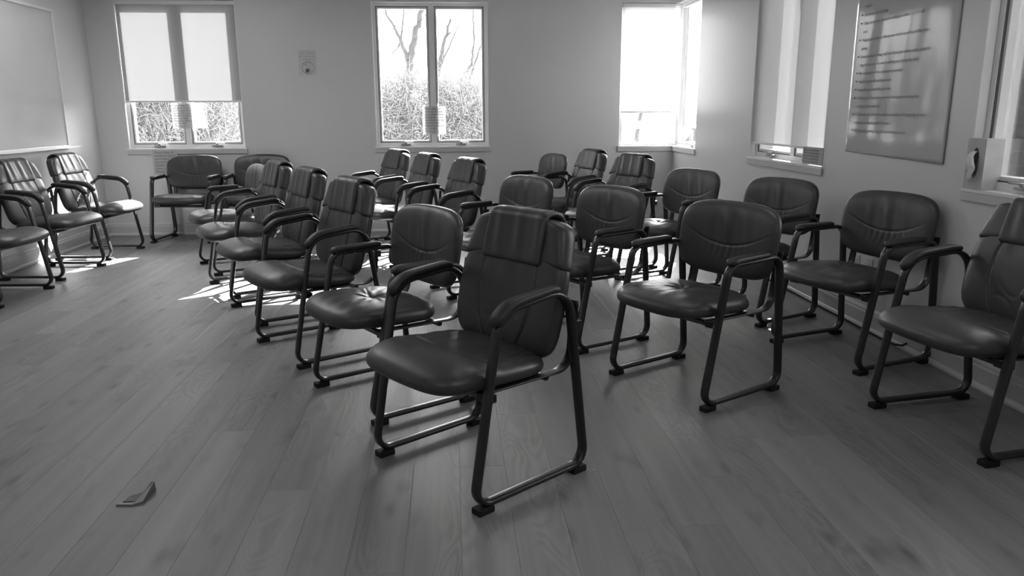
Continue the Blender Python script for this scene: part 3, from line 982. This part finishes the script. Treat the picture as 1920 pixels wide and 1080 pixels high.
def backs(root, kind):
    if kind == 'L':
        path = interp_path([(.192, .490), (.204, .57), (.222, .68), (.252, .808)])
        def place(X, Y, off):
            s = (Y + 1) / 2
            y, z, ny, nz = path(s)
            wrap = -.030 * np.abs(X) ** 2.4
            off = off + 0
            w = .276 * (1 + .02 * np.sin(s * 3.1) - .03 * (1 - s) ** 2)
            arch = .012 * (1 - X ** 2) * np.clip(Y, 0, 1) - .010 * (1 - X ** 2) * np.clip(-Y, 0, 1)
            return (w * X, y + ny * off + wrap, z + nz * off + arch)
        def feat(X, Y):
            x = X * .262; z = Y * .17
            sm = z + .030 - 1.0 * x ** 2 * 1.4
            f = -.0050 * G(sm, .0042) * G(x, .15)
            below = 1 / (1 + np.exp(sm / .004))
            f += .0022 * np.sin(x * 190 + 3 * np.sin(z * 30)) * below * G(sm + .02, .035) * G(x, .12)
            f += .0045 * np.sin(x * 58 + z * 16 + .6) * (1 - below) * G(x, .10) * G(z - .06, .07)
            f += .0016 * np.sin(x * 120 + z * 25) * (1 - below) * G(x, .12) * G(z - .03, .06)
            f += .003 * G(z - .09, .08)
            return f
        pillow('backrest', 120, 110, place, .034, .030, root, M_LEATHER, 4.6, 7.0, feat)
        return
    path = interp_path([(.142, .395), (.148, .47), (.170, .57), (.200, .68), (.230, .79), (.252, .868)])
    S0 = .655
    def base(X, s, w, off, wrap=.020):
        y, z, ny, nz = path(s)
        return (w * X, y + ny * off - wrap * np.abs(X) ** 2.5, z + nz * off)
    # lower cushion
    def place(X, Y, off):
        s = (Y + 1) / 2 * (S0 + .14)
        w = .266 - .024 * np.clip(-Y, 0, 1) ** 2.2 - .012 * np.clip(Y, 0, 1) ** 2
        x, y, z = base(X, s, w, off)
        return (x, y, z + .012 * (1 - X ** 2) * np.clip(Y, 0, 1))
    def feat(X, Y):
        x = X * .26; z = Y * .16
        q = np.abs(x) - (.135 + .10 * z - .05 * (z / .16) ** 2)
        f = -.0070 * G(q, .0048)
        f += .004 * G(z - .0, .09) * (q < 0)
        f += .0014 * np.sin(x * 70 + 3 * np.sin(z * 14)) * (q < 0) * np.clip(-q * 30, 0, 1) * (G(z - .10, .05) + .2)
        for (a, b_, c_, w_) in ((-.75, -.045, -.055, 9), (-.55, -.075, -.03, -7)):
            f -= .0034 * G(z - b_ - a * (x - c_) - w_ * (x - c_) ** 2, .006) * G(x - c_, .045)
        return f
    pillow('backrest', 116, 110, place, .044, .036, root, M_LEATHER, 5.0, 7.0, feat)
    # upper cushion with shoulders
    def place2(X, Y, off):
        s = S0 - .015 + (Y + 1) / 2 * (1 - S0 + .015)
        t = (Y + 1) / 2
        w = .264 - .034 * t - .020 * t ** 8
        x, y, z = base(X, s, w, off)
        return (x, y, z + .010 * (1 - X ** 2) * (1 - t) - .012 * np.abs(X) ** 2 * t)
    def feat2(X, Y):
        x = X * .25
        f = .003 * np.sin(X * 9 + Y * 2) * (np.abs(X) > .5)
        return f
    pillow('headrest', 90, 70, place2, .046, .041, root, M_LEATHER, 11.0, 11.0, feat2)
    # central draped panel: follows the front of the upper cushion, folds over the top and down behind
    ss = np.linspace(S0 - .012, .965, 30)
    fy, fz, fny, fnz = path(ss)
    front = np.stack([fy + fny * .0475, fz + fnz * .0475], 1)
    cy_, cz_, n_y, n_z = path(.965)
    t_y, t_z = n_z, -n_y
    arc = np.array([(cy_ + .0475 * math.cos(q) * n_y + .031 * math.sin(q) * t_y, cz_ + .0475 * math.cos(q) * n_z + .031 * math.sin(q) * t_z) for q in np.linspace(.1, math.pi - .1, 18)])
    ry, rz, rny, rnz = path(np.linspace(.96, .80, 8))
    rear = np.stack([ry - rny * .0475, rz - rnz * .0475], 1)
    dr = np.vstack([front, arc, rear])
    dr = resample(dr, 140)
    d = np.r_[0, np.cumsum(np.linalg.norm(np.diff(dr, axis=0), axis=1))]; d /= d[-1]
    Tn = np.gradient(dr, axis=0); Tn /= np.linalg.norm(Tn, axis=1)[:, None]
    Nn = np.stack([-Tn[:, 1], Tn[:, 0]], 1)
    def place3(X, Y, off):
        s = (Y + 1) / 2
        y = np.interp(s, d, dr[:, 0]); z = np.interp(s, d, dr[:, 1])
        ny = np.interp(s, d, Nn[:, 0]); nz = np.interp(s, d, Nn[:, 1])
        w = .150 - .012 * s
        return (w * X, y + ny * off - .004 * X ** 2, z + nz * off)
    def feat3(X, Y):
        x = X * .15
        f = .0020 * np.sin(x * 66 + 1.0 * np.sin(Y * 2.2) + .5) * G(Y + .45, .5)
        f += .0009 * np.sin(x * 118 + Y * 3) * G(Y + .45, .4)
        f += .003 * G(Y + .55, .4)
        return f
    pillow('headrest_panel', 90, 150, place3, .010, .012, root, M_LEATHER, 26.0, 16.0, feat3)

def make_chair(kind):
    name = 'high_back_armchair' if kind == 'H' else 'low_back_armchair'
    root = empty(name)
    chair_common(root, kind)
    seat(root, kind)
    backs(root, kind)
    return root

G_A = 'black leather sled-base chairs standing in rows'
CH = [
('L', -1.756, 6.282, -62.4, 'low-back black leather armchair at the far end of the front left row'),
('H', -1.434, 5.506, -59.9, 'high-back black leather armchair second from the far end of the front row'),
('H', -1.086, 4.781, -60.3, 'high-back black leather armchair third from the far end of the front row'),
('H', -0.719, 3.987, -57.2, 'high-back black leather armchair fourth along the front row, just behind a low-back one'),
('L', -0.285, 3.250, -57.1, 'low-back black leather armchair in the front row beside the biggest foreground chair'),
('H', 0.072, 2.523, -52.6, 'high-back black leather armchair nearest the camera, centre foreground'),
('H', -0.700, 7.165, -62.0, 'high-back black leather armchair leftmost of three below the middle back window'),
('H', -0.408, 6.452, -65.9, 'high-back black leather armchair middle of three below the middle back window'),
('H', -0.072, 5.679, -63.7, 'high-back black leather armchair rightmost of three below the middle back window'),
('L', 0.307, 4.860, -59.7, 'low-back black leather armchair half hidden behind the foreground chair headrest'),
('L', 0.702, 4.095, -61.2, 'low-back black leather armchair just right behind the foreground high-back chair'),
('L', 1.087, 3.276, -59.8, 'low-back black leather armchair right of the foreground chair, all four feet clear on the floor'),
('L', 0.818, 7.548, -70.2, 'low-back black leather armchair nearest the back wall at the far end of the last row'),
('H', 1.073, 6.909, -71.9, 'high-back black leather armchair left of the pair below the corner window'),
('H', 1.276, 6.045, -62.8, 'high-back black leather armchair right of the pair below the corner window'),
('L', 1.541, 5.326, -65.1, 'low-back black leather armchair in the last row near the corner, before a high-back pair'),
('L', 1.840, 4.490, -64.5, 'low-back black leather armchair against the right wall below the pale blind'),
('L', 2.021, 3.636, -71.1, 'low-back black leather armchair against the right wall below the laminated poster'),
('H', 2.023, 2.657, -80.3, 'high-back black leather armchair cut off by the right edge, below the tissue box'),
('H', -3.125, 6.986, 84.9, 'high-back black leather armchair against the left wall with sunlight on its back'),
('H', -3.125, 6.160, 84.2, 'high-back black leather armchair against the left wall, middle of the three under the whiteboard'),
('H', -3.125, 5.320, 85.7, 'high-back black leather armchair at the left edge, only seat and arm in view'),
('L', -2.582, 7.735, -7.2, 'low-back black leather armchair against the back wall under the left window'),
('L', -1.900, 7.740, -1.8, 'low-back black leather armchair against the back wall right of the left window'),
]
GR = ['front row of black leather chairs'] * 6 + ['middle row of black leather chairs'] * 6 + ['last row of black leather chairs'] * 7 + ['chairs along the left wall'] * 3 + ['chairs along the back wall'] * 2
proto = {}
for (kind, x, y, a, lab), gr in zip(CH, GR):
    if kind not in proto:
        r = proto[kind] = make_chair(kind)
    else:
        src = proto[kind]
        r = src.copy(); COL.objects.link(r)
        for ch in list(src.children):
            c_ = ch.copy(); COL.objects.link(c_); c_.parent = r
    r.location = (x, y, 0); r.rotation_euler = (0, 0, math.radians(a))
    tag(r, lab, 'chair', gr)

# ================================================================== OUTSIDE
M_GROUND = mat('pale_ground', 0.27, 0.9, 0.1, noise=(0.6, .15))
M_BARK = mat('pale_bark', 0.13, 0.9, 0.1, noise=(3, .15))
M_TWIG = mat('winter_twigs', 0.27, 0.9, 0.1, noise=(2, .2))
GZ = -0.9
struct(MB().box(-60, 60, YB + T + .3, 120, GZ - .2, GZ).build('ground', M_GROUND))

def tree(x, y, h, lean, seed, label, r0=.14, fork=.5, forks=None):
    rn = random.Random(seed)
    root = empty('bare_tree', (x, y, GZ)); tag(root, label, 'tree', 'bare trees outside the windows')
    tr = MB(); br = MB()
    def grow(p, d, L_, r, lev, mb):
        n = 6
        P = [np.array(p)]
        dd = np.array(d, float)
        for i in range(n):
            dd = dd + np.array([rn.uniform(-1, 1), rn.uniform(-1, 1), rn.uniform(-.3, .5)]) * .10
            dd /= np.linalg.norm(dd)
            P.append(P[-1] + dd * L_ / n)
        R_ = np.linspace(r, r * .55, n + 1)
        V, F = tube3(P, R_, 8 if lev == 0 else 5 if lev < 2 else 3)
        mb.add(V, F)
        if lev >= 4: return
        kids = 2 if lev == 0 else rn.choice((3, 4))
        for k in range(kids):
            at = n if k < 1 else rn.randint(2 if lev else 5, n)
            ang = rn.uniform(0, 2 * math.pi)
            sp = rn.uniform(.3, .65)
            nd = dd + sp * np.array([math.cos(ang), math.sin(ang) * .6, rn.uniform(-.1, .6)])
            nd /= np.linalg.norm(nd)
            grow(P[at], nd, L_ * rn.uniform(.55, .8), R_[at] * rn.uniform(.45, .75), lev + 1, br)
    grow((0, 0, 0), (lean, 0, 1), h * fork, r0, 0, tr)
    tr.build('trunk', M_BARK, root, True)
    b = br.build('branches', M_BARK, root); b['kind'] = 'stuff'
def limb_tree(x, y, limbs, seed, label):
    """limbs: list of (points in x,z relative to base x and absolute z, base radius)"""
    rn = random.Random(seed)
    root = empty('bare_tree', (x, y, GZ)); tag(root, label, 'tree', 'bare trees outside the windows')
    br = MB()
    for i, (pts, r) in enumerate(limbs):
        P = []
        for k, (px_, pz_) in enumerate(pts):
            P.append((px_ - x, (0 if i == 0 else .5 * math.sin(i * 2.1) * k / len(pts)), pz_ - GZ))
        P = np.array(P)
        t = np.linspace(0, len(P) - 1, len(P) * 5)
        Q = np.stack([np.interp(t, range(len(P)), P[:, q]) for q in range(3)], 1)
        Q[1:-1] += np.array([[rn.uniform(-1, 1) * r * .35 for _ in range(3)] for _ in range(len(Q) - 2)])
        V, F = tube3(Q, np.linspace(r, r * (.62 if i == 0 else .35), len(Q)), 8)
        if i == 0:
            mk('trunk', V, F, M_BARK, root, True)
        else:
            br.add(V, F)
        for q in range(7 if i else 3):
            k = rn.randint(len(Q) // 3, len(Q) - 1)
            d = np.array([rn.uniform(-1, 1), rn.uniform(-.5, .5), rn.uniform(.2, 1)])
            L_ = rn.uniform(.3, .9)
            V, F = tube3([Q[k], Q[k] + d * L_ * .5 + np.array([.03, 0, .02]), Q[k] + d * L_], [r * .2, r * .14, r * .05], 4)
            br.add(V, F)
    b = br.build('branches', M_BARK, root); b['kind'] = 'stuff'
limb_tree(-.95, 17.0, [([(-.95, GZ), (-.95, .33), (-.92, 1.35), (-.85, 2.32)], .125), ([(-.85, 2.30), (-.68, 2.88), (-.53, 3.46), (-.45, 4.3)], .085), ([(-.86, 2.28), (-1.0, 2.72), (-1.14, 2.98), (-1.31, 3.3)], .050),
    ([(-1.0, 2.70), (-1.08, 2.55), (-1.35, 2.30)], .022), ([(-1.0, 2.70), (-.94, 3.2), (-.9, 3.9)], .024)], 3, 'bare forked tree filling the left pane of the middle back window')
limb_tree(-.42, 19.0, [([(-.42, GZ), (-.36, .9), (-.29, 1.86)], .10), ([(-.29, 1.84), (-.22, 2.47), (-.06, 2.96), (.07, 3.4)], .070), ([(-.25, 2.2), (.12, 2.96), (.3, 3.3)], .028)], 5, 'bare leaning tree seen just right of the middle window mullion')
limb_tree(.25, 18.0, [([(.25, GZ), (.25, .6), (.25, 1.5)], .085), ([(.25, 1.48), (.28, 1.94), (.51, 2.29), (.59, 2.87), (.57, 3.5)], .050), ([(.27, 1.3), (.37, 1.47), (.53, 2.17), (.70, 2.64), (.88, 3.2)], .045)], 11, 'slender twin-stemmed bare tree in the right pane of the middle back window')
tree(-4.4, 16.2, 3.6, .05, 21, 'bare tree behind the right pane of the left back window', .12, .45)
tree(-6.6, 16.5, 3.6, -.05, 27, 'bare tree behind the left pane of the left back window', .10, .45)
tree(5.3, 25.0, 5.0, .02, 31, 'thin bare tree beyond the corner window', .10, .5)
tree(7.0, 29.0, 5.0, -.03, 35, 'second thin bare tree beyond the corner window, farther off', .11, .5)

def thicket(name, x0, x1, y0, y1, hmax, n, seed, label, r=.012):
    rn = np.random.default_rng(seed)
    V = []; F = []
    for i in range(n):
        p = np.array([rn.uniform(x0, x1), rn.uniform(y0, y1), GZ])
        p[2] += rn.uniform(0, 1) ** 1.15 * hmax(p[0]) * .85
        d = rn.normal(size=3) * np.array([1, .7, .9]); d[2] += .5; d /= np.linalg.norm(d)
        L_ = rn.uniform(.18, .6)
        q = p + d * L_ * .5 + rn.normal(size=3) * .05
        e = p + d * L_ + rn.normal(size=3) * .08
        v, f = tube3([p, q, e], [r, r * .8, r * .4], 3)
        k = len(V); V += v; F += [tuple(a + k for a in g_) for g_ in f]
    o = mk(name, V, F, M_TWIG)
    tag(o, label, 'bushes', None, 'stuff')
    return o
thicket('winter_thicket', -8.2, -3.30, 12.4, 13.6, lambda x: 3.4 + .3 * math.sin(x * 2), 15000, 1, 'tangled pale winter bushes outside the left back window', .0085)
thicket('winter_thicket', -2.4, 2.2, 14.9, 15.9, lambda x: 3.0 + .30 * math.sin(x * 1.9 + 2.2) + .15 * math.sin(x * 5), 15000, 2, 'tangled pale winter bushes outside the middle back window', .0085)
thicket('winter_thicket', 3.2, 9.0, 21.4, 23.4, lambda x: 1.35 + .25 * math.sin(x * 3), 2200, 3, 'low pale bushes far outside the corner window', .014)

# shelter and wall far beyond the corner window
r = empty('open_shelter', (6.6, 27.0, GZ)); tag(r, 'pale flat-roofed shelter beyond the corner window', 'shelter')
M_FAR = mat('pale_far_surface', .34, .9, .1, noise=(2, .1))
MB().box(-1.1, 1.4, -.8, .8, 1.55, 1.80, .02).build('roof', M_FAR, r)
for (a, b) in ((-.95, -.65), (1.25, -.65), (-.95, .65), (1.25, .65), (-.6, -.65)):
    MB().box(a - .05, a + .05, b - .05, b + .05, 0, 1.55).build('post', M_FAR, r)
r = empty('utility_box', (4.6, 13.2, GZ)); tag(r, 'pale louvred metal cabinet outside the corner window', 'cabinet')
MB().box(-.32, .32, -.3, .3, 0, 1.80, .02).build('cabinet_body', M_FAR, r)
MB().box(-.35, .35, -.33, .33, 1.80, 1.84, .01).build('cabinet_top', M_FAR, r)
for i in range(9):
    MB().box(-.27, .27, -.315, -.30, .35 + i * .15, .43 + i * .15, .004).build('louvre', M_FAR, r)
r = empty('lamp_post', (7.3, 25.2, GZ)); tag(r, 'tall pale lamp post beyond the corner window', 'post')
V, F = tube3([(0, 0, 0), (0, 0, 2.3), (0, 0, 4.4)], [.07, .05, .04], 10); mk('pole', V, F, M_FAR, r, True)
MB().box(-.25, .10, -.08, .08, 4.38, 4.46, .02).build('lamp_head', M_FAR, r)

# brick wing outside the nearest right window
M_BRICK = mat('pale_grey_brick', .075, .85, .2, noise=(5, .22), bump=(40, .3, .004))
M_MORTAR = mat('mortar', .15, .95, .1, noise=(20, .1))
bx0, bx1, by = 3.75, 8.2, 6.4
brick_wall = struct(MB().box(bx0 + .012, bx1, by + .012, by + .3, GZ, 3.2).build('wall_outside', M_MORTAR))
RH, BL, gj = .125, .36, .012
bm_cache = {}
def brick(x0, x1, z0, z1):
    w = round(x1 - x0, 3)
    if w not in bm_cache:
        o = MB().box(-w / 2, w / 2, -.0, .03, -(z1 - z0) / 2, (z1 - z0) / 2, .0).build('brick', M_BRICK, brick_wall)
        bm_cache[w] = o.data
    else:
        o = bpy.data.objects.new('brick', bm_cache[w]); COL.objects.link(o); o.parent = brick_wall
    o.location = ((x0 + x1) / 2, by + rng.uniform(-.003, .003), (z0 + z1) / 2)
row = 0
z = .0
while z < 2.9:
    x = bx0 - (BL / 2 if row % 2 else 0)
    while x < 6.9:
        a, b = max(x, bx0), min(x + BL - gj, 6.9)
        if b - a > .05: brick(a, b, z, z + RH - gj)
        x += BL
    z += RH; row += 1
